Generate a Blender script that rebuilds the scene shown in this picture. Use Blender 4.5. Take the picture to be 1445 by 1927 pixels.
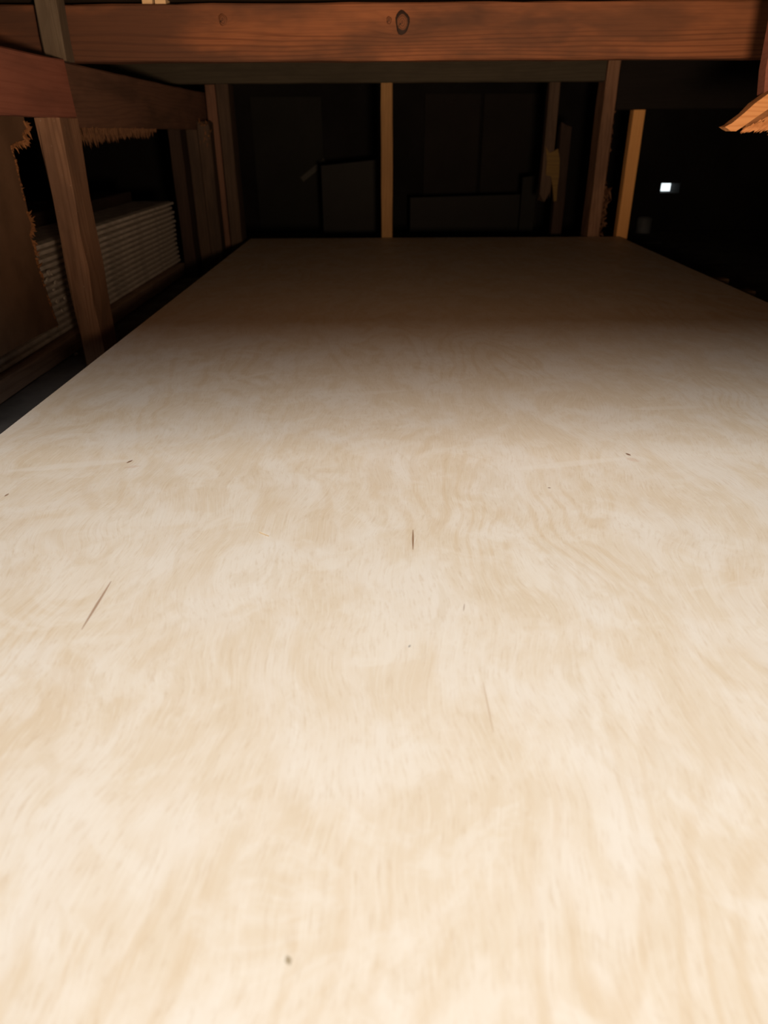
import bpy, bmesh, math, random
from mathutils import Vector, Matrix, Euler, noise
random.seed(11)
for o in list(bpy.data.objects): bpy.data.objects.remove(o)
sc = bpy.context.scene
COL = sc.collection
CZ = 1.30                      # camera height over the floor; the sheet lies 0.304 m below it
R = math.radians

# ------------------------------------------------------------------ camera, light, exposure
W, H, F = 1445, 1927, 1336.0
cam_d = bpy.data.cameras.new('camera'); cam = bpy.data.objects.new('camera', cam_d); COL.objects.link(cam)
cam_d.sensor_fit = 'HORIZONTAL'; cam_d.sensor_width = 36; cam_d.lens = F / W * 36
cam_d.clip_start = 0.01
CAMR = (Matrix.Rotation(R(0.3), 3, 'Z') @ Matrix.Rotation(R(90 - 28.1), 3, 'X') @ Matrix.Rotation(R(-0.35), 3, 'Z'))
cam.matrix_world = Matrix.Translation((0, 0, CZ)) @ CAMR.to_4x4()
cam_d.dof.use_dof = True; cam_d.dof.focus_distance = 0.80; cam_d.dof.aperture_fstop = 10.0
sc.camera = cam
vs = sc.view_settings
vs.view_transform = 'Standard'; vs.look = 'None'; vs.gamma = 1; vs.use_curve_mapping = False; vs.exposure = 0.0

wd = bpy.data.worlds.new('world'); sc.world = wd; wd.use_nodes = True
wd.node_tree.nodes['Background'].inputs[0].default_value = (0.05, 0.055, 0.07, 1)
wd.node_tree.nodes['Background'].inputs[1].default_value = 0.02

def light(name, kind, loc, energy, col):
    l = bpy.data.lights.new(name, kind); o = bpy.data.objects.new(name, l); COL.objects.link(o)
    o.location = loc; l.energy = energy; l.color = col
    return o, l
# aisle panel lamp over the open front of the rack (the unseen upper shelf shades everything deeper in)
o, l = light('aisle_panel_light', 'AREA', (0.10, -0.12, CZ + 0.92), 25.5, (1.0, 0.975, 0.95))
l.shape = 'RECTANGLE'; l.size = 1.3; l.size_y = 0.85
# unseen hand torch below the camera; place and upward tilt fitted to the brightness
o, l = light('unseen_hand_torch', 'SPOT', (0.12, 0.0, CZ - 0.11), 66.0, (1.0, 0.65, 0.41))
l.spot_size = R(110); l.spot_blend = 1.0; l.shadow_soft_size = 0.045
o.rotation_euler = (R(90 + 34), 0, R(0))

def ray(x, y): return CAMR @ Vector(((x - W/2)/F, -(y - H/2)/F, -1))
def at(x, y, ax, v):
    """pixel -> point (relative to the camera) on the plane axis ax = v"""
    r = ray(x, y); return r * (v / r[ax])
def rel(p): return Vector((p[0], p[1], p[2] + CZ))

# ------------------------------------------------------------------ material helpers
class NT:
    def __init__(s, name):
        s.m = bpy.data.materials.new(name); s.m.use_nodes = True
        s.t = s.m.node_tree; s.b = s.t.nodes['Principled BSDF']
    def n(s, kind, ins=None, **kw):
        nd = s.t.nodes.new(kind)
        for k, v in kw.items(): setattr(nd, k, v)
        for k, v in (ins or {}).items():
            if isinstance(v, bpy.types.NodeSocket): s.t.links.new(v, nd.inputs[k])
            else: nd.inputs[k].default_value = v
        return nd
    def math(s, op, a, b=0.0, c=0.0, clamp=False):
        return s.n('ShaderNodeMath', {0: a, 1: b, 2: c}, operation=op, use_clamp=clamp).outputs[0]
    def vmath(s, op, a, b=(0, 0, 0)):
        return s.n('ShaderNodeVectorMath', {0: a, 1: b}, operation=op).outputs[0]
    def noise(s, vec, scale=1.0, detail=2.0, rough=0.5, col=False, dist=0.0):
        nd = s.n('ShaderNodeTexNoise', {'Vector': vec, 'Scale': scale, 'Detail': detail, 'Roughness': rough, 'Distortion': dist})
        return nd.outputs['Color' if col else 'Fac']
    def ramp(s, v, a, b, lo=0.0, hi=1.0):
        return s.n('ShaderNodeMapRange', {0: v, 1: a, 2: b, 3: lo, 4: hi}, interpolation_type='SMOOTHSTEP').outputs[0]
    def mix(s, f, a, b, mode='MIX'):
        nd = s.n('ShaderNodeMix', {0: f, 6: a, 7: b}, data_type='RGBA', blend_type=mode)
        return nd.outputs[2]
    def out(s, col, rough=0.7, bump=None, bs=0.2, dist=0.002, spec=0.25):
        if isinstance(col, bpy.types.NodeSocket): s.t.links.new(col, s.b.inputs['Base Color'])
        else: s.b.inputs['Base Color'].default_value = col
        if isinstance(rough, bpy.types.NodeSocket): s.t.links.new(rough, s.b.inputs['Roughness'])
        else: s.b.inputs['Roughness'].default_value = rough
        s.b.inputs['Specular IOR Level'].default_value = spec
        if bump is not None:
            bn = s.n('ShaderNodeBump', {'Height': bump, 'Strength': bs, 'Distance': dist})
            s.t.links.new(bn.outputs[0], s.b.inputs['Normal'])
        return s.m

def C(r, g, b): return (r, g, b, 1)

def wood(name, light_c, dark_c, stain_c=None, stain=0.5, knots=(), line=0.6, rings=9.0, wear=0.0, slope=9.0, low=False, end_dim=None):
    """sawn softwood, grain along the object's local x"""
    t = NT(name)
    co = t.n('ShaderNodeTexCoord').outputs['Object']
    rnd = t.n('ShaderNodeObjectInfo').outputs['Random']
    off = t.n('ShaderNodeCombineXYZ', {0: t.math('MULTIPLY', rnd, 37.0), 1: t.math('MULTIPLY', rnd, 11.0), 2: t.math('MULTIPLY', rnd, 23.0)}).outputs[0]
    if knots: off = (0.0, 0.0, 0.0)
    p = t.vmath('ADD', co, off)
    q = t.vmath('MULTIPLY', p, (1.3, 16, 16))
    fld = t.noise(q, 1.0, 2.0, 0.45)
    kn = None
    sp = t.n('ShaderNodeSeparateXYZ', {0: co})
    fld = t.math('ADD', fld, t.math('MULTIPLY', t.math('ADD', sp.outputs[2], t.math('MULTIPLY', sp.outputs[1], 0.7)), slope))
    for (kx, kz, kr) in knots:
        dx = t.math('MULTIPLY', t.math('SUBTRACT', sp.outputs[0], kx), 0.45)
        dz = t.math('SUBTRACT', sp.outputs[2], kz)
        d2 = t.math('ADD', t.math('MULTIPLY', dx, dx), t.math('MULTIPLY', dz, dz))
        g = t.math('EXPONENT', t.math('MULTIPLY', d2, -1.0 / (kr * kr * 1.2)))
        fld = t.math('ADD', fld, t.math('MULTIPLY', g, 0.30))
        kn = g if kn is None else t.math('ADD', kn, g)
    s = t.math('SINE', t.math('MULTIPLY', fld, 6.283 * rings))
    lines = t.ramp(s, 0.1, 1.0)
    if low: lines = t.math('MULTIPLY', lines, t.ramp(sp.outputs[2], 0.006, -0.006, 0.18, 1.0))
    fib = t.noise(t.vmath('MULTIPLY', p, (9, 420, 420)), 1.0, 2.0)
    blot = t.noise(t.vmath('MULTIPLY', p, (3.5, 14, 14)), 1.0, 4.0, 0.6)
    c = t.mix(t.math('MULTIPLY', lines, line), light_c, dark_c)
    c = t.mix(t.math('MULTIPLY', t.ramp(fib, 0.45, 0.75), 0.35), c, dark_c)
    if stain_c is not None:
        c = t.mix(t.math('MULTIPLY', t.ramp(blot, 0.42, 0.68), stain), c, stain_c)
    if end_dim is not None:  # noise tone offset to darken the beam ends, painting in light falloff
        gn = t.noise(t.vmath('ADD', t.vmath('MULTIPLY', co, (1.7, 5, 5)), (0.35, 2, 1)), 1.0, 5.0, 0.6)
        c = t.mix(t.math('MULTIPLY', t.ramp(gn, 0.44, 0.60), 0.75), c, end_dim)
    if wear:
        chip = t.noise(p, 160.0, 3.0, 0.7)
        c = t.mix(t.math('MULTIPLY', t.ramp(chip, 0.66, 0.74), wear), c, C(0.5, 0.42, 0.33))
    h = t.math('ADD', t.math('MULTIPLY', fib, 0.6), t.math('MULTIPLY', t.math('SUBTRACT', 1.0, lines), 0.4))
    return t.out(c, 0.78, h, 0.35, 0.0012)

# ------------------------------------------------------------------ geometry helpers
def link(name, me, mat, parent=None, loc=(0, 0, 0), rot=None):
    o = bpy.data.objects.new(name, me); COL.objects.link(o)
    if mat is not None and not me.materials: me.materials.append(mat)
    o.location = Vector(loc)
    if rot is not None: o.rotation_euler = rot
    if parent is not None: o.parent = parent
    return o
def tag(o, label=None, cat=None, group=None, kind=None):
    for k, v in (('label', label), ('category', cat), ('group', group), ('kind', kind)):
        if v: o[k] = v
    return o
def empty(name, loc, label, cat, group=None):
    o = bpy.data.objects.new(name, None); COL.objects.link(o); o.location = Vector(loc); o.empty_display_size = 0.05
    return tag(o, label, cat, group)
def mesh(name, verts, faces, smooth=False):
    me = bpy.data.meshes.new(name); me.from_pydata([tuple(v) for v in verts], [], faces)
    bm = bmesh.new(); bm.from_mesh(me); bmesh.ops.recalc_face_normals(bm, faces=bm.faces); bm.to_mesh(me); bm.free()
    if smooth:
        for p in me.polygons: p.use_smooth = True
    return me
def bar_mesh(name, L, w, h, jit=0.0008, bev=0.0025, seg=None, end0=0.0, end1=0.0):
    """sawn bar along x, eased edges, slightly uneven; end0/end1 = depth of a broken end"""
    seg = seg or max(3, int(L / 0.06))
    prof = [(-w/2+bev, -h/2), (0, -h/2), (w/2-bev, -h/2), (w/2, -h/2+bev), (w/2, 0), (w/2, h/2-bev), (w/2-bev, h/2), (0, h/2), (-w/2+bev, h/2), (-w/2, h/2-bev), (-w/2, 0), (-w/2, -h/2+bev)]
    n = len(prof); vs_, fs = [], []
    for i in range(seg + 1):
        x = -L/2 + L * i / seg
        for (a, b) in prof:
            e = 0
            if i == 0 and end0: e = random.uniform(0, end0)
            if i == seg and end1: e = -random.uniform(0, end1)
            vs_.append((x + e, a + random.uniform(-jit, jit), b + random.uniform(-jit, jit)))
    for i in range(seg):
        for j in range(n):
            k = (j + 1) % n
            fs.append((i*n+j, i*n+k, (i+1)*n+k, (i+1)*n+j))
    fs.append(tuple(range(n))); fs.append(tuple(seg*n + j for j in range(n)))
    return mesh(name, vs_, fs)
ROT = {'X': (0, 0, 0), 'Y': (0, 0, R(90)), 'Z': (0, R(-90), 0)}
def timber(name, mat, parent, lo, hi, axis, tilt=None, **kw):
    """a bar filling the box lo..hi (relative to the camera point), grain along axis"""
    lo, hi = Vector(lo), Vector(hi); d = hi - lo; c = (lo + hi) / 2
    L, w, h = {'X': (d.x, d.y, d.z), 'Y': (d.y, d.x, d.z), 'Z': (d.z, d.y, d.x)}[axis]
    me = bar_mesh(name, L, w, h, **kw)
    rot = Euler(ROT[axis]).to_matrix()
    if tilt: rot = Euler(tilt).to_matrix() @ rot
    loc = rel(c) - (parent.location if parent else Vector())
    return link(name, me, mat, parent, loc, rot.to_euler())
def slivers(name, mat, parent, roots, rad=(0.0008, 0.0022)):
    """torn wood fibres, one joined mesh: roots = [(point, direction*length)]"""
    vs_, fs = [], []
    for p, d in roots:
        p = Vector(p); d = Vector(d); r = random.uniform(*rad)
        a = d.orthogonal().normalized(); b = d.cross(a).normalized()
        k = len(vs_); m = p + d * 0.55 + (a + b) * random.uniform(-1, 1) * d.length * 0.08
        for q in range(3):
            an = q * 2.094; vs_.append(p + (a * math.cos(an) + b * math.sin(an)) * r)
        for q in range(3):
            an = q * 2.094; vs_.append(m + (a * math.cos(an) + b * math.sin(an)) * r * 0.75)
        vs_.append(p + d)
        for q in range(3):
            e = (q + 1) % 3
            fs += [(k+q, k+e, k+3+e, k+3+q), (k+3+q, k+3+e, k+6)]
        fs.append((k, k+1, k+2))
    me = mesh(name, vs_, fs)
    o = link(name, me, mat, parent)
    o['kind'] = 'stuff'
    return o
def poly_prism(name, pts, thick_vec, uneven=0.0):
    """closed outline (3-D points in a plane) given a thickness"""
    n = len(pts); t = Vector(thick_vec)
    vs_ = [Vector(p) for p in pts] + [Vector(p) + t * (1 + random.uniform(-uneven, uneven)) for p in pts]
    fs = [tuple(range(n)), tuple(range(2*n-1, n-1, -1))] + [(i, (i+1) % n, n + (i+1) % n, n + i) for i in range(n)]
    return mesh(name, vs_, fs)
def box_mesh(name, lo, hi, bev=0.0):
    bm = bmesh.new(); bmesh.ops.create_cube(bm, size=1)
    lo, hi = Vector(lo), Vector(hi); d = hi - lo; c = (lo + hi) / 2
    for v in bm.verts: v.co = Vector((v.co.x*d.x, v.co.y*d.y, v.co.z*d.z)) + c
    if bev: bmesh.ops.bevel(bm, geom=list(bm.edges), offset=bev, segments=1, affect='EDGES')
    me = bpy.data.meshes.new(name); bm.to_mesh(me); bm.free(); return me

# ------------------------------------------------------------------ materials
def plain(name, col, rough=0.8, var=0.25, scale=14, bs=0.2):
    t = NT(name); co = t.n('ShaderNodeTexCoord').outputs['Object']
    a = t.noise(co, scale, 5.0, 0.6); b = t.noise(co, scale * 9, 2.0)
    c = t.mix(t.ramp(a, 0.3, 0.7), C(*[x * (1 - var) for x in col]), C(*[min(1, x * (1 + var)) for x in col]))
    return t.out(c, rough, b, bs, 0.001)
M = {}
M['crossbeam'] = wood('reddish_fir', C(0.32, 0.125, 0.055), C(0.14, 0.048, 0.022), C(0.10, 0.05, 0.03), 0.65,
                      knots=tuple((at(px, py, 1, 1.52).x - 0.03, at(px, py, 1, 1.52).z - 0.1591, kr) for px, py, kr in ((757, 42, .016), (419, 37, .009))), rings=7, slope=17.0, low=True, end_dim=C(0.075, 0.04, 0.028))
M['rail_red'] = wood('red_brown_rail', C(0.36, 0.14, 0.095), C(0.25, 0.09, 0.06), C(0.17, 0.075, 0.055), 0.5, line=0.25, wear=0.3)
M['rail_dark'] = wood('dark_rough_rail', C(0.24, 0.13, 0.085), C(0.14, 0.07, 0.05), C(0.09, 0.055, 0.04), 0.6, line=0.3)
M['post'] = wood('grey_brown_post', C(0.34, 0.20, 0.125), C(0.18, 0.09, 0.05), C(0.11, 0.065, 0.045), 0.6, line=0.4, wear=0.55)
M['upright'] = wood('grey_upright', C(0.17, 0.135, 0.095), C(0.10, 0.075, 0.05), C(0.07, 0.055, 0.045), 0.5, line=0.3)
M['post_grey'] = wood('weathered_post', C(0.105, 0.072, 0.05), C(0.055, 0.036, 0.026), C(0.04, 0.03, 0.024), 0.5, line=0.3)
M['post_tan'] = wood('tan_stud', C(0.50, 0.30, 0.125), C(0.34, 0.18, 0.07), C(0.22, 0.12, 0.06), 0.4, line=0.3)
M['post_orange'] = wood('fresh_stud', C(0.98, 0.53, 0.19), C(0.90, 0.43, 0.14), C(0.82, 0.39, 0.13), 0.4, line=0.35)
M['header'] = wood('grey_header', C(0.085, 0.075, 0.052), C(0.05, 0.042, 0.03), C(0.04, 0.036, 0.026), 0.5, line=0.3)
M['dark'] = wood('blackened_timber', C(0.016, 0.013, 0.011), C(0.01, 0.008, 0.007), C(0.008, 0.007, 0.006), 0.5, line=0.3)
M['brown_dark'] = wood('old_brown_timber', C(0.06, 0.038, 0.028), C(0.03, 0.019, 0.014), C(0.022, 0.016, 0.013), 0.5, line=0.3)
M['fresh'] = wood('fresh_split_wood', C(0.85, 0.43, 0.18), C(0.62, 0.26, 0.09), C(0.50, 0.20, 0.08), 0.3, line=0.5, rings=12)
M['fibre'] = wood('torn_fibre', C(0.34, 0.16, 0.065), C(0.20, 0.085, 0.035), None, line=0.4)
M['fibre_dark'] = wood('torn_dark_fibre', C(0.20, 0.105, 0.055), C(0.12, 0.06, 0.035), None, line=0.4)
M['yellow_wood'] = wood('yellow_split_wood', C(0.19, 0.125, 0.04), C(0.11, 0.07, 0.028), None, line=0.4)
M['bearer'] = wood('ochre_bearer', C(0.22, 0.14, 0.07), C(0.12, 0.075, 0.04), C(0.08, 0.05, 0.03), 0.5, line=0.4)
M['runner'] = wood('rough_runner', C(0.52, 0.38, 0.28), C(0.34, 0.23, 0.16), C(0.24, 0.16, 0.11), 0.5, line=0.3, wear=0.5)
M['deck'] = plain('dusty_deck', (0.13, 0.12, 0.11), 0.9)
M['unseen_upper_deck'] = plain('unseen_deck_chipboard', (0.07, 0.05, 0.035), 0.9)
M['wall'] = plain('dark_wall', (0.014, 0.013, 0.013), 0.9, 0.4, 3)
M['floor'] = plain('concrete', (0.09, 0.085, 0.08), 0.85, 0.3, 4)
M['hardboard'] = plain('brown_hardboard', (0.17, 0.10, 0.058), 0.75, 0.22, 9)
M['gypsum'] = plain('gypsum_edge', (0.74, 0.69, 0.62), 0.9, 0.18, 22, 0.3)
M['paper'] = plain('torn_paper', (0.62, 0.57, 0.50), 0.9, 0.1)
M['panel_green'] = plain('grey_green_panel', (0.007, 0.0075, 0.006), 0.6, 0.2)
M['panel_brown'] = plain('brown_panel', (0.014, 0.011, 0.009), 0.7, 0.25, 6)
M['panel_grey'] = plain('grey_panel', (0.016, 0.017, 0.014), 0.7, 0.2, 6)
M['strip'] = plain('pale_grey_strip', (0.075, 0.078, 0.07), 0.6, 0.15)
M['tin'] = plain('dull_tin', (0.13, 0.15, 0.17), 0.5, 0.2)
M['shim'] = wood('pale_shim', C(0.85, 0.62, 0.36), C(0.66, 0.44, 0.22), None, line=0.3)

def knot_mat():
    t = NT('pine_knot'); co = t.n('ShaderNodeTexCoord').outputs['Object']
    d = t.n('ShaderNodeVectorMath', {0: t.vmath('MULTIPLY', co, (1, 0, 0.8))}, operation='LENGTH').outputs['Value']
    w = t.math('ADD', d, t.math('MULTIPLY', t.noise(co, 130.0, 2.0), 0.004))
    s = t.math('SINE', t.math('MULTIPLY', w, 2200.0))
    c = t.mix(t.ramp(s, 0.0, 1.0), C(0.20, 0.08, 0.036), C(0.10, 0.038, 0.02))
    c = t.mix(t.ramp(w, 0.0095, 0.0125), c, C(0.03, 0.016, 0.011))
    ck = t.noise(t.vmath('MULTIPLY', co, (90, 1, 260)), 1.0, 2.0)
    c = t.mix(t.ramp(ck, 0.62, 0.7), c, C(0.03, 0.018, 0.012))
    return t.out(c, 0.7)
M['knot'] = knot_mat()

def plywood_mat(marks):
    t = NT('birch_plywood_face')
    P = t.n('ShaderNodeTexCoord').outputs['Object']
    sp = t.n('ShaderNodeSeparateXYZ', {0: P}); X, Y = sp.outputs[0], sp.outputs[1]
    warp = t.vmath('MULTIPLY', t.vmath('SUBTRACT', t.noise(P, 4.5, 2.0, 0.5, True), (0.5, 0.5, 0.5)), (0.10, 0.16, 0))
    Pw = t.vmath('ADD', P, warp)
    # annual-ring contours of a rotary-cut veneer
    fld = t.noise(t.vmath('MULTIPLY', Pw, (5.5, 1.5, 1)), 1.0, 1.5, 0.4)
    fine = t.noise(t.vmath('MULTIPLY', P, (60, 9, 1)), 1.0, 2.0, 0.5)
    fld = t.math('ADD', fld, t.math('MULTIPLY', fine, 0.012))
    s = t.math('SINE', t.math('MULTIPLY', fld, 6.283 * 24))
    cont = t.ramp(s, 0.1, 1.0)
    band = t.ramp(t.noise(t.vmath('ADD', t.vmath('MULTIPLY', P, (3.2, 3.2, 1)), (7, 3, 0)), 1.0, 1.0), 0.42, 0.62)
    cont = t.math('MULTIPLY', cont, t.math('ADD', 0.25, t.math('MULTIPLY', band, 0.75)))
    # cloudy figure
    b1 = t.noise(t.vmath('MULTIPLY', Pw, (36, 22, 1)), 1.0, 9.0, 0.74)
    b2 = t.noise(t.vmath('ADD', t.vmath('MULTIPLY', Pw, (14, 9, 1)), (3, 9, 0)), 1.0, 3.0, 0.55)
    b3 = t.noise(t.vmath('ADD', t.vmath('MULTIPLY', Pw, (70, 11, 1)), (13, 5, 0)), 1.0, 3.0, 0.6)
    wisp = t.ramp(t.noise(t.vmath('ADD', t.vmath('MULTIPLY', P, (11, 9, 1)), (1, 4, 0)), 1.0, 8.0, 0.62, False, 1.6), 0.50, 0.63)
    wisp2 = t.ramp(t.noise(t.vmath('ADD', t.vmath('MULTIPLY', P, (26, 13, 1)), (5, 2, 0)), 1.0, 8.0, 0.66, False, 1.2), 0.52, 0.64)
    cl = t.math('ADD', t.math('MULTIPLY', b1, 0.45), t.math('ADD', t.math('MULTIPLY', b2, 0.4), t.math('MULTIPLY', b3, 0.28)))
    cloud = t.ramp(cl, 0.45, 0.66)
    fib = t.noise(t.vmath('MULTIPLY', Pw, (800, 30, 1)), 1.0, 2.0, 0.6)
    pore = t.noise(t.vmath('MULTIPLY', Pw, (420, 60, 1)), 1.0, 3.0, 0.7)
    c = t.mix(cloud, C(0.80, 0.695, 0.565), C(0.735, 0.61, 0.455))
    c = t.mix(t.math('MULTIPLY', cont, 0.50), c, C(0.68, 0.52, 0.34))
    pale = t.ramp(b2, 0.52, 0.36)
    c = t.mix(t.math('MULTIPLY', pale, 0.45), c, C(0.82, 0.745, 0.645))
    c = t.mix(t.math('MULTIPLY', wisp, 0.55), c, C(0.82, 0.735, 0.62))
    c = t.mix(t.math('MULTIPLY', wisp2, 0.34), c, C(0.68, 0.545, 0.38))
    c = t.mix(t.math('MULTIPLY', t.ramp(pore, 0.50, 0.72), 0.34), c, C(0.58, 0.42, 0.26))
    c = t.mix(t.math('MULTIPLY', t.ramp(fib, 0.50, 0.72), 0.34), c, C(0.86, 0.78, 0.66))
    # knots and mineral streaks: (x0,y0,x1,y1, halfwidth, darkness, colour)
    for (x0, y0, x1, y1, hw, dk, colr) in marks:
        dx, dy = x1 - x0, y1 - y0; L2 = dx*dx + dy*dy
        ax = t.math('SUBTRACT', X, x0); ay = t.math('SUBTRACT', Y, y0)
        h = t.math('DIVIDE', t.math('ADD', t.math('MULTIPLY', ax, dx), t.math('MULTIPLY', ay, dy)), L2, clamp=True)
        ex = t.math('SUBTRACT', ax, t.math('MULTIPLY', h, dx)); ey = t.math('SUBTRACT', ay, t.math('MULTIPLY', h, dy))
        d = t.math('SQRT', t.math('ADD', t.math('MULTIPLY', ex, ex), t.math('MULTIPLY', ey, ey)))
        wdt = t.math('MULTIPLY', t.math('SINE', t.math('ADD', 0.25, t.math('MULTIPLY', h, 2.64))), hw)   # tapers at both ends
        m = t.ramp(t.math('SUBTRACT', d, wdt), hw * 0.5, -hw * 0.3)
        c = t.mix(t.math('MULTIPLY', m, dk), c, C(*colr))
    hgt = t.math('ADD', t.math('MULTIPLY', fib, 0.5), t.math('MULTIPLY', pore, 0.5))
    rg = t.ramp(cloud, 0, 1, 0.50, 0.62)
    return t.out(c, rg, hgt, 0.45, 0.0008, 0.3)

# ------------------------------------------------------------------ the room
def struct(name, lo, hi, mat):
    me = box_mesh(name, lo, hi); o = link(name, me, mat); o['kind'] = 'structure'; return o
XL, XR, YF, YB, ZT = -1.95, 2.05, -2.4, 3.62, 2.62
struct('floor', (XL - .1, YF, -0.1), (XR + .1, YB + .12, 0), M['floor'])
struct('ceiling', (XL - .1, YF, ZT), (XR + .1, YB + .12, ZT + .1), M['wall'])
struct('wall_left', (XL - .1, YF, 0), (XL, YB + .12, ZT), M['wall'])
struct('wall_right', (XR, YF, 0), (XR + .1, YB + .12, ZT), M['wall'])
# back wall with a small square daylight gap
g0 = rel(at(1245, 345, 1, YB)); g1 = rel(at(1277, 363, 1, YB))
wv, wf = [], []
def addbox(lo, hi):
    k = len(wv)
    for x in (lo[0], hi[0]):
        for y in (lo[1], hi[1]):
            for z in (lo[2], hi[2]): wv.append((x, y, z))
    wf.extend([tuple(k + i for i in f) for f in ((0,1,3,2), (4,6,7,5), (0,4,5,1), (2,3,7,6), (0,2,6,4), (1,5,7,3))])
addbox((XL, YB, 0), (g0.x, YB + .12, ZT)); addbox((g1.x, YB, 0), (XR, YB + .12, ZT))
addbox((g0.x, YB, 0), (g1.x, YB + .12, g1.z)); addbox((g0.x, YB, g0.z), (g1.x, YB + .12, ZT))
o = link('wall_back', mesh('wall_back', wv, wf), M['wall']); o['kind'] = 'structure'
t = NT('daylight_pane'); t.b.inputs['Base Color'].default_value = C(0.7, 0.8, 0.9)
t.b.inputs['Emission Color'].default_value = C(0.86, 0.97, 1.0); t.b.inputs['Emission Strength'].default_value = 1.5
o = link('window_1', box_mesh('window_1', (g0.x - .03, YB + .121, g1.z - .03), (g1.x + .03, YB + .126, g0.z + .03)), t.m); o['kind'] = 'structure'

# ------------------------------------------------------------------ the timber rack
rack = empty('timber_rack', (0, 2.5, 0), 'dark timber storage rack of sawn posts, rails and crossbeams around the plywood', 'rack')
ZP = -0.411          # top of the platform the goods stand on
def rp(name, mat, lo, hi, axis, label=None, **kw):
    o = timber(name, M[mat], rack, lo, hi, axis, **kw)
    if label: o['label'] = label
    return o
# platform and unseen upper shelf
o = link('platform_deck', box_mesh('platform_deck', (XL + .02, 0.0, ZP - .02), (XR - .02, 3.55, ZP), 0.002), M['deck'], rack, Vector((0, 0, CZ)) - rack.location)
o = link('unseen_upper_deck', box_mesh('unseen_upper_deck', (XL + .01, 0.53, 0.2105), (XR - .01, 3.60, 0.2285), 0.002), M['unseen_upper_deck'], rack, Vector((0, 0, CZ)) - rack.location)  # unseen shelf; its width and front edge are set to shade the bays
for x in (-1.5, -0.58, 0.70, 1.6):
    for y in (0.1, 1.7, 3.4):
        rp('leg', 'brown_dark', (x - .045, y - .045, -CZ), (x + .045, y + .045, ZP - .02), 'Z')
# knotty crossbeam near the front
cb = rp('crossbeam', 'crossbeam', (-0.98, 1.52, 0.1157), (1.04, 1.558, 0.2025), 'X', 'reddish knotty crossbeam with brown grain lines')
def lump(name, rx, rz, dep, n=18):
    vs_, fs = [(0, -dep, 0)], []
    for k, (s, y) in enumerate(((0.55, -dep * 0.95), (0.85, -dep * 0.6), (1.0, 0.0005))):
        for i in range(n):
            a = i * 2 * math.pi / n; rr = s * (1 + 0.07 * math.sin(3 * a + 1) + 0.04 * math.sin(5 * a))
            vs_.append((rx * rr * math.cos(a), y, rz * rr * math.sin(a)))
    for i in range(n):
        j = (i + 1) % n
        fs.append((0, 1 + i, 1 + j))
        for k in range(2): fs.append((1 + k*n + i, 1 + (k+1)*n + i, 1 + (k+1)*n + j, 1 + k*n + j))
    return mesh(name, vs_, fs, True)
for (px, py, rx, rz) in ((757, 42, 0.0125, 0.0185), (732, 38, 0.0045, 0.006), (419, 37, 0.0075, 0.009)):
    p = rel(at(px, py, 1, 1.519)) - rack.location
    o = link('knot', lump('knot', rx, rz, 0.0012), M['knot'], cb, p - cb.location)
M['knot'].node_tree  # ring pattern lives in the knot's own coordinates
# left side: near rail, far rail, posts
rp('rail', 'rail_red', (-0.598, 0.02, 0.0262), (-0.560, 1.472, 0.1152), 'Y', 'red-brown side rail', end1=0.012)
fr = rp('rail', 'rail_dark', (-0.612, 1.476, 0.012), (-0.574, 2.62, 0.1152), 'Y', 'dark rough rail with torn lower edge')
rts = []
for i in range(520):
    y = random.uniform(1.47, 2.02); x = random.uniform(-0.609, -0.576)
    ln = (0.010 + 0.022 * noise.noise(Vector((y * 16, 3, 0))) ** 2 * 3 + random.uniform(0, 0.018)) * (1.2 if y < 1.75 else .9)
    rts.append((rel((x, y, 0.016)) - rack.location - fr.location, Vector((random.uniform(-.2, .2), random.uniform(-.25, .4), -1)) * ln))
fr_rot = Euler(ROT['Y']).to_matrix().inverted()
slivers('torn_fringe', M['fibre_dark'], fr, [(fr_rot @ p, fr_rot @ d) for p, d in rts], (0.002, 0.005))
p1 = rp('post', 'post', (-0.600, 1.385, ZP), (-0.560, 1.470, 0.0262), 'Z', 'grey-brown post with chipped edge', jit=0.0016)
rp('post', 'upright', (-0.601, 1.478, 0.1152), (-0.563, 1.519, 0.2105), 'Z', 'grey upright above the side rail')
# corner posts at the back, left
rp('post', 'brown_dark', (-0.652, 2.40, ZP), (-0.614, 2.489, 0.10), 'Z')
rp('post', 'post_grey', (-0.612, 2.46, ZP), (-0.574, 2.50, 0.012), 'Z', 'grey-brown split post')
p2 = rp('post', 'post_grey', (-0.572, 2.44, ZP), (-0.534, 2.50, 0.035), 'Z', 'short post with ragged top', end1=0.02)
rts = [(rel((random.uniform(-.568, -.538), random.uniform(2.44, 2.46), random.uniform(-.03, .03))) - rack.location - p2.location,
        Vector((random.uniform(-.5, .5), -.35, random.uniform(-.9, .9))) * random.uniform(.012, .03)) for i in range(50)]
zi = Euler(ROT['Z']).to_matrix().inverted()
slivers('torn_fringe', M['fibre'], p2, [(zi @ p, zi @ d) for p, d in rts])
rp('post', 'rail_dark', (-0.560, 2.55, ZP), (-0.522, 2.60, 0.2025), 'Z')
rp('post', 'post_grey', (-0.516, 2.500, ZP), (-0.478, 2.589, 0.133), 'Z', 'dim brown back post')
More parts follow.
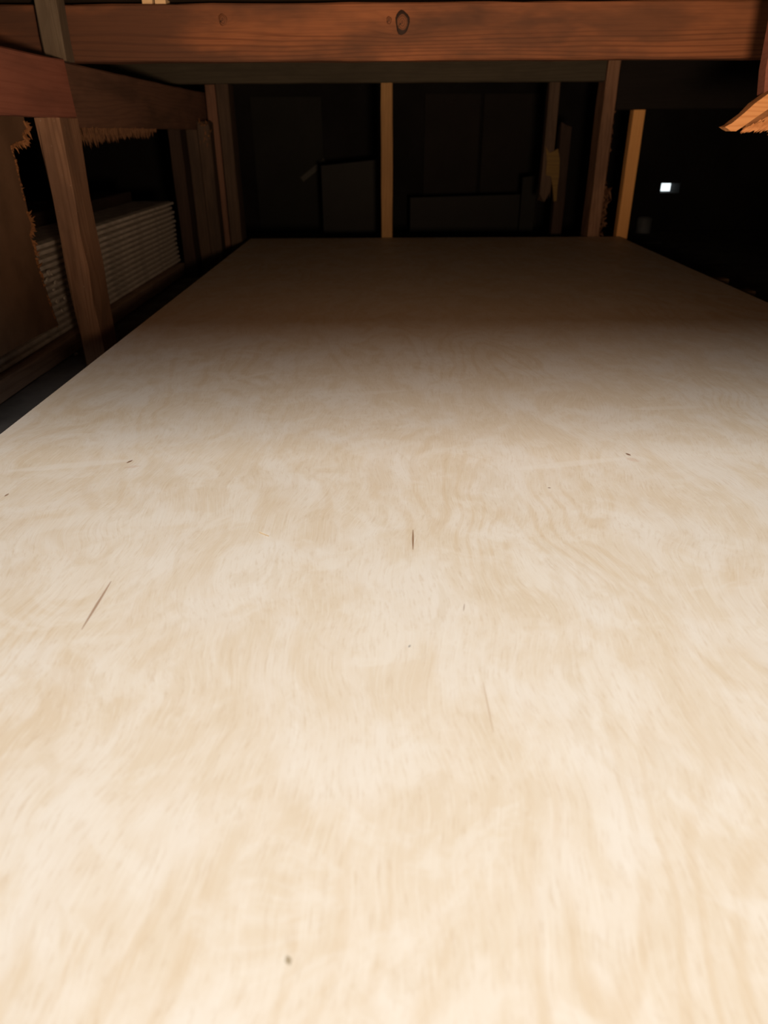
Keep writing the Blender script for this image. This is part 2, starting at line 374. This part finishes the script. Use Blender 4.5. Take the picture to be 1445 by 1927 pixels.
# header across the back and the posts under it
rp('header', 'header', (-1.20, 2.500, 0.1335), (0.660, 2.538, 0.2105), 'X', 'grey header beam across the back')
rp('post', 'post_tan', (-0.0155, 2.502, ZP), (0.0205, 2.538, 0.1335), 'Z', 'slim tan post in the middle of the back')
b1 = rp('post', 'post_grey', (0.503, 2.540, -0.215), (0.537, 2.578, 0.2105), 'Z', 'broken post ending above the plywood', end0=0.06)
yl = link('split_piece', poly_prism('split_piece', [rel(at(x, y, 1, 2.536)) - rack.location - b1.location for x, y in
     ((1027, 276), (1034, 288), (1043, 284), (1050, 280), (1053, 300), (1052, 330), (1049, 352), (1047, 378), (1042, 379), (1040, 352), (1037, 332), (1027, 329), (1029, 304))],
     (0, 0.016, 0), 0.3), M['yellow_wood'], b1)
yl.rotation_euler = Matrix(zi).to_euler(); yl['label'] = 'yellow splintered wood'
rp('post', 'brown_dark', (0.590, 2.72, ZP), (0.628, 2.758, 0.03), 'Z', 'short dark post', end1=0.02)
p3 = rp('post', 'post', (0.664, 2.500, ZP), (0.702, 2.589, 0.2105), 'Z', 'brown back post with rough edge', jit=0.0012)
rts = []
for i in range(260):
    z = random.uniform(-0.31, 0.06); w = 1.0 if z < -0.17 else (0.35 if random.random() < .5 else .12)
    rts.append((rel((0.700 + random.uniform(0, .022) * w, random.uniform(2.51, 2.56), z)) - rack.location - p3.location,
                Vector((random.uniform(.1, .5), -.1, random.uniform(-1, 1))) * random.uniform(.008, .035) * max(.4, w)))
slivers('rough_bark', M['fibre_dark'], p3, [(zi @ p, zi @ d) for p, d in rts], (.002, .006))
rp('post', 'post_orange', (0.760, 2.500, ZP), (0.797, 2.538, 0.0585), 'Z', 'bright orange new stud', jit=0.0003)
rp('header', 'dark', (0.703, 2.500, 0.0585), (1.90, 2.538, 0.2105), 'X', 'blackened header over the orange stud')
rp('post', 'brown_dark', (1.04, 1.50, ZP), (1.08, 1.59, 0.2105), 'Z')

# ------------------------------------------------------------------ plywood sheet on its bearers
SX0, SX1, SY0, SY1, SZ = -0.4465, 0.7645, 0.045, 2.483, -0.304
sc0 = Vector(((SX0 + SX1)/2, (SY0 + SY1)/2, SZ - 0.009))
def mk(x0, y0, x1, y1, wpx, dk, col):
    a = at(x0, y0, 2, SZ) - sc0; b = at(x1, y1, 2, SZ) - sc0
    d = at((x0+x1)/2, (y0+y1)/2, 2, SZ).length
    return (a.x, a.y, b.x, b.y, wpx * d / F, dk, col)
BR = (0.20, 0.085, 0.035)
PL = (0.84, 0.76, 0.65)
marks = [mk(20, 886, 245, 866, 11, 0.45, PL), mk(960, 884, 1180, 862, 10, 0.45, PL), mk(1190, 770, 1320, 765, 8, 0.35, PL), mk(600, 745, 760, 735, 9, 0.35, PL), mk(154, 1184, 209, 1094, 2.1, 0.75, (0.30, 0.15, 0.075)), mk(777, 1034, 777, 997, 1.6, 0.9, (0.25, 0.12, 0.05)),
         mk(928, 1378, 909, 1284, 1.5, 0.45, (0.45, 0.27, 0.13)), mk(239, 871, 249, 866, 2.2, 0.9, BR),
         mk(1178, 853, 1186, 857, 2.6, 0.9, BR), mk(1180, 862, 1200, 868, 6, 0.25, (0.55, 0.26, 0.12)),
         mk(236, 880, 262, 877, 5, 0.22, (0.55, 0.26, 0.12)), mk(1031, 918, 1036, 918, 1.8, 0.8, BR),
         mk(9, 934, 16, 929, 1.8, 0.8, BR), mk(769, 1218, 772, 1214, 1.6, 0.7, (0.12, 0.11, 0.12)),
         mk(545, 1814, 540, 1800, 4.5, 0.8, (0.30, 0.22, 0.12)), mk(872, 1150, 874, 1136, 1.1, 0.5, BR)]
M['plywood'] = plywood_mat(marks)
sheet = link('plywood_sheet', box_mesh('plywood_sheet', (SX0 - sc0.x, SY0 - sc0.y, -.009), (SX1 - sc0.x, SY1 - sc0.y, .009), 0.0008), M['plywood'], None, rel(sc0))
tag(sheet, 'large pale birch plywood sheet lying flat on the rack', 'plywood')
e1 = at(1365, 528, 2, -0.33); e2 = at(1414, 551, 2, -0.33)
for y in (0.35, 0.95, 2.38): rp('bearer', 'bearer', (SX0 + .03, y - .019, ZP), (0.70, y + .019, SZ - .0205), 'X', jit=0.0003)
for e, lab in ((e2, 'ochre wood bearer sticking out from under plywood edge, the one farther from orange stud'),
               (e1, 'ochre wood bearer sticking out from under plywood edge, the one closer to orange stud')):
    o = timber('bearer', M['bearer'], None, (SX0 + .03, e.y - .019, ZP + .001), (e.x, e.y + .019, SZ - .0195), 'X')
    tag(o, lab, 'timber', 'bearers under the plywood')
# whiskers of veneer on the far right edge
a = at(497, 1006, 2, SZ)
vs_ = []
o = link('wood_splinter', bar_mesh('wood_splinter', 0.011, 0.0007, 0.0006, 0.0001, 0.0001, 4), M['shim'], None, rel(a + Vector((0, 0, .0004))), (0, 0, R(-35)))
tag(o, 'tiny pale wood splinter lying on the plywood face', 'splinter')

# ------------------------------------------------------------------ drywall stack in the left bay
runner = timber('runner', M['runner'], None, (-0.735, 0.05, ZP + .001), (-0.665, 2.46, ZP + .036), 'Y', jit=0.001)
tag(runner, 'rough brown timber runner beneath the drywall stack', 'timber')
for x in (-1.25, -1.80): rp('runner', 'runner', (x - .035, 0.05, ZP), (x + .035, 2.46, ZP + .0375), 'Y')
NS = 14; zb = ZP + .038; th = 0.01295
def sheet_mesh(L, w, h):
    """drywall: flat body, tapered rounded paper edge, a little dented"""
    n = 40; prof = [(w/2, -h/2 + .0006), (-w/2 + .016, -h/2 + .0004), (-w/2 + .001, -h/2 + .0030), (-w/2, 0), (-w/2 + .001, h/2 - .0030), (-w/2 + .016, h/2 - .0004), (w/2, h/2 - .0004)]
    k = len(prof); V, Fc = [], []
    for i in range(n + 1):
        y = -L/2 + L * i / n
        dent = 0.0012 * noise.noise(Vector((i * .7, L * 9 + random.random() * .3, h * 50)))
        for j, (a, b) in enumerate(prof):
            V.append((-(a + (dent if 1 <= j <= 5 else 0)), y, b))
    for i in range(n):
        for j in range(k): Fc.append((i*k+j, i*k+(j+1) % k, (i+1)*k+(j+1) % k, (i+1)*k+j))
    Fc += [tuple(range(k)), tuple(n*k + j for j in range(k))]
    return mesh('drywall_sheet', V, Fc)
shared = [sheet_mesh(2.44, 1.2, th) for _ in range(4)]
for me in shared: me.materials.append(M['gypsum'])
sheets = []
for i in range(NS):
    gap = 0.0
    x = -1.282 + random.uniform(-.003, .003) + (0.002 if i % 2 else -0.0015)
    o = link('drywall_sheet', shared[i % 4], None, None, rel((x, 1.24 + random.uniform(-.006, .006), zb + (th + .0003) * (i + .5))))
    od = ['topmost', 'second', 'third', 'fourth', 'fifth', 'sixth', 'seventh']
    lab = ('off-white drywall sheet, %s from the top of the stack' % od[NS-1-i] if NS-1-i else 'topmost off-white drywall sheet of the stack') if i >= 7 else \
          ('off-white drywall sheet, %s up from the rough runner' % od[i] if i else 'lowest off-white drywall sheet, lying on the rough runner')
    tag(o, lab, 'drywall', 'drywall sheets stacked in the left bay'); sheets.append(o)
# torn facing paper on some edges
for (px, py, li, s) in ((90, 513, 10, 1.0), (96, 516, 10, .7), (104, 532, 8, 1.1), (88, 527, 9, .8), (107, 566, 6, 1.0), (122, 560, 6, .9), (116, 584, 4, 1.0), (100, 545, 8, .6)):
    p = rel(at(px, py, 0, -0.679)); par = min(sheets, key=lambda q: abs(q.location.z - p.z))
    q = [Vector((0.002 + random.uniform(0, .002), math.cos(a) * .006 * s * random.uniform(.6, 1.3), math.sin(a) * .005 * s * random.uniform(.6, 1.3))) for a in [k * .8976 for k in range(7)]]
    link('torn_paper', poly_prism('torn_paper', q, (-.0035, 0, 0)), M['paper'], par, p - par.location)
o = timber('loose_board', M['brown_dark'], None, (-0.90, 1.15, zb + (th + .0003)*NS), (-0.80, 2.43, zb + (th + .0003)*NS + .03), 'Y')
tag(o, 'dark board lying on top of the drywall stack', 'board')
# crumb of gypsum on the platform
c = rel(at(143, 666, 2, ZP + .004))
bm = bmesh.new(); bmesh.ops.create_icosphere(bm, subdivisions=2, radius=.0045)
for v in bm.verts: v.co *= 1 + .35 * noise.noise(v.co * 400); v.co.z *= .8
me = bpy.data.meshes.new('crumb'); bm.to_mesh(me); bm.free()
tag(link('gypsum_crumb', me, M['paper'], None, c), 'white gypsum crumb on the dark deck beside the drywall', 'crumb')

# ------------------------------------------------------------------ torn hardboard at the left
PXX = -0.602
edge = [(46, 226), (55, 240), (44, 252), (50, 266), (30, 270), (23, 276), (31, 303), (38, 335), (46, 368), (53, 400), (61, 418), (62, 430), (58, 440), (66, 462), (70, 488), (80, 522), (91, 556), (101, 586), (110, 612)]
pts = [at(x, y, 0, PXX) for x, y in edge]
pb = at(0, 668, 0, PXX); pt_ = [Vector((PXX, .45, pb.z)), Vector((PXX, .45, .06)), Vector((PXX, pts[0].y, .06))]
org = Vector((PXX, 1.0, -.3))
base = rel(org)
outl = [p - org for p in pts + [Vector((PXX, (pts[-1].y + pb.y)/2, (pts[-1].z + pb.z)/2))] + pt_]
hb = empty('torn_panel', base, 'brown hardboard panel with torn edge hanging beside the chipped post', 'panel')
link('board', poly_prism('board', outl, (-.005, 0, 0)), M['hardboard'], hb)
rts = []
for i in range(len(pts) - 1):
    a, b = pts[i] - org, pts[i+1] - org
    for k in range(16):
        p = a.lerp(b, random.random()) + Vector((random.uniform(-.004, .001), 0, 0))
        up = i < 5
        ln = random.uniform(.004, .014) * (1.6 if up else (1.25 if 9 <= i <= 14 else .6))
        rts.append((p - Vector((0, .006, 0)), Vector((random.uniform(-.05, .25), random.uniform(.3, 1), random.uniform(-.9, .3))).normalized() * ln))
slivers('torn_edge', M['fibre'], hb, rts, (.0012, .0030))

# ------------------------------------------------------------------ splintered board hanging at the right
YH = 1.20
hv = empty('broken_board', rel(Vector((0.59, YH, 0.2105))), 'splintered orange board end hanging from the upper shelf', 'board')
def hp(x, y, dy=0.0): return rel(at(x, y, 1, YH + dy)) - hv.location
bd = link('board', poly_prism('board', [hp(1437, 178, .02), hp(1441, 130, .02), hp(1447, 98, .02), Vector((hp(1447, 98).x + .006, .02, -.002)), Vector((hp(1447, 98).x + .09, .02, -.002)), hp(1560, 245, .02), hp(1500, 240, .02), hp(1470, 236, .02)], (0, .022, 0)), M['rail_red'], hv)
sl = link('split_sliver', poly_prism('split_sliver', [hp(1364, 239), hp(1371, 235), hp(1377, 232), hp(1400, 213), hp(1421, 194), hp(1446, 176), hp(1475, 158), hp(1478, 190), hp(1446, 205), hp(1424, 220), hp(1400, 237), hp(1385, 247), hp(1375, 247), hp(1370, 243)], (0, .020, 0), .15), M['fresh'], hv)
und = link('split_core', poly_prism('split_core', [hp(1402, 236, .006), hp(1424, 219, .006), hp(1446, 205, .006), hp(1480, 188, .006), hp(1540, 240, .006), hp(1500, 247, .006), hp(1470, 243, .006), hp(1452, 247, .006), hp(1440, 240, .006), hp(1424, 245, .006), hp(1408, 243, .006)], (0, .018, 0), .2), M['fibre'], hv)
rts = []
for k in range(260):
    x = random.uniform(1404, 1500); f = random.random(); y = 243 - f * max(4, (x - 1400) * .55)
    p = hp(x, max(y, 196), .004 + random.uniform(-.004, .003)); d = Vector((-.72, random.uniform(-.15, .1), -.55 + random.uniform(-.2, .1))) * random.uniform(.012, .03)
    if p.z + d.z < hp(1400, 249).z: d *= .4
    rts.append((p, d))
slivers('torn_fibres', M['fresh'], hv, rts, (.0008, .002))

# ------------------------------------------------------------------ things at the back
def at_back(name, pix, Y, thick, mat, label, cat, bottom=None):
    pp = [at(x, y, 1, Y) for x, y in pix]
    c = sum(pp, Vector()) / len(pp)
    o = link(name, poly_prism(name, [p - c for p in pp], (0, thick, 0)), M[mat], None, rel(c))
    return tag(o, label, cat)
def stand(name, x0, x1, ytop0, ytop1, Y, thick, mat, label, cat):
    a = at(x0, ytop0, 1, Y); b = at(x1, ytop1, 1, Y)
    base_ = Vector(((a.x + b.x)/2, Y, ZP))
    o = link(name, poly_prism(name, [Vector((a.x, Y, ZP)) - base_, Vector((b.x, Y, ZP)) - base_, b - base_, a - base_], (0, thick, 0)), M[mat], None, rel(base_))
    return tag(o, label, cat)
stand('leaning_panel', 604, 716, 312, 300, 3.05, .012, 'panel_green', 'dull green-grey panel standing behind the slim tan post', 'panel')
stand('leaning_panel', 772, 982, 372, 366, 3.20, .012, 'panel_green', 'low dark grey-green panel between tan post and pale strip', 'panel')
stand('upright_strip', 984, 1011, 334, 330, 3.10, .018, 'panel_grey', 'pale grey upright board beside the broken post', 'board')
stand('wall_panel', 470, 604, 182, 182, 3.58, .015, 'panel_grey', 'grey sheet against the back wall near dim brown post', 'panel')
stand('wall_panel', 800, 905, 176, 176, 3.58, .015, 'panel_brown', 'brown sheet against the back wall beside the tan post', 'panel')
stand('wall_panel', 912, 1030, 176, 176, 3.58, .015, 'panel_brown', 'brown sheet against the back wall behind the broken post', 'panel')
at_back('diagonal_strip', [(565, 334), (571, 342), (614, 307), (609, 298)], 3.57, .006, 'strip', 'pale grey strip slanting up beside the green-grey panel corner', 'strip')
# small tin
tb = at(1209, 438, 2, ZP); ry = 0.034
tin = empty('paint_tin', rel(Vector((tb.x, tb.y, ZP))), 'small dull grey tin on the platform beyond the orange stud', 'tin')
def lathe(name, prof, n=24):
    V, Fc = [], []
    for (r, z) in prof:
        for i in range(n): V.append((r * math.cos(i*2*math.pi/n), r * math.sin(i*2*math.pi/n), z))
    for k in range(len(prof) - 1):
        for i in range(n): Fc.append((k*n+i, k*n+(i+1) % n, (k+1)*n+(i+1) % n, (k+1)*n+i))
    Fc += [tuple(range(n)), tuple((len(prof)-1)*n + i for i in range(n))]
    return mesh(name, V, Fc)
link('body', lathe('body', [(ry*.96, 0), (ry, .002), (ry, .006), (ry*.97, .008), (ry*.97, .056), (ry, .058), (ry, .062)]), M['tin'], tin)
link('lid', lathe('lid', [(ry*.9, .062), (ry*.98, .0625), (ry*.98, .0655), (ry*.86, .0655), (ry*.84, .063), (ry*.1, .063)]), M['tin'], tin)
sa = at(1206, 459, 2, ZP); sb = at(1240, 457, 2, ZP)
o = timber('wood_strip', M['strip'], None, (sa.x, sa.y, ZP), (sb.x, sa.y + .012, ZP + .006), 'X')
tag(o, 'thin pale strip lying on the platform beyond the plywood corner', 'strip')
# shims between crossbeam and upper shelf
for (x0, x1, lab) in ((268, 287, 'pale wood shim on the crossbeam, left of its twin'), (292, 312, 'pale wood shim on the crossbeam, right of its twin')):
    a = at(x0, 4, 1, 1.525); b = at(x1, 4, 1, 1.525)
    o = link('shim', poly_prism('shim', [Vector((a.x, 0, 0)), Vector((b.x, 0, 0)), Vector((b.x, 0, .0075)), Vector((a.x, 0, .006))], (0, .03, 0)), M['shim'], None, rel(Vector((0, 1.523, .2027))))
    tag(o, 'small pale wood shim wedged on top of the knotty crossbeam', 'shim', 'shims on the crossbeam')
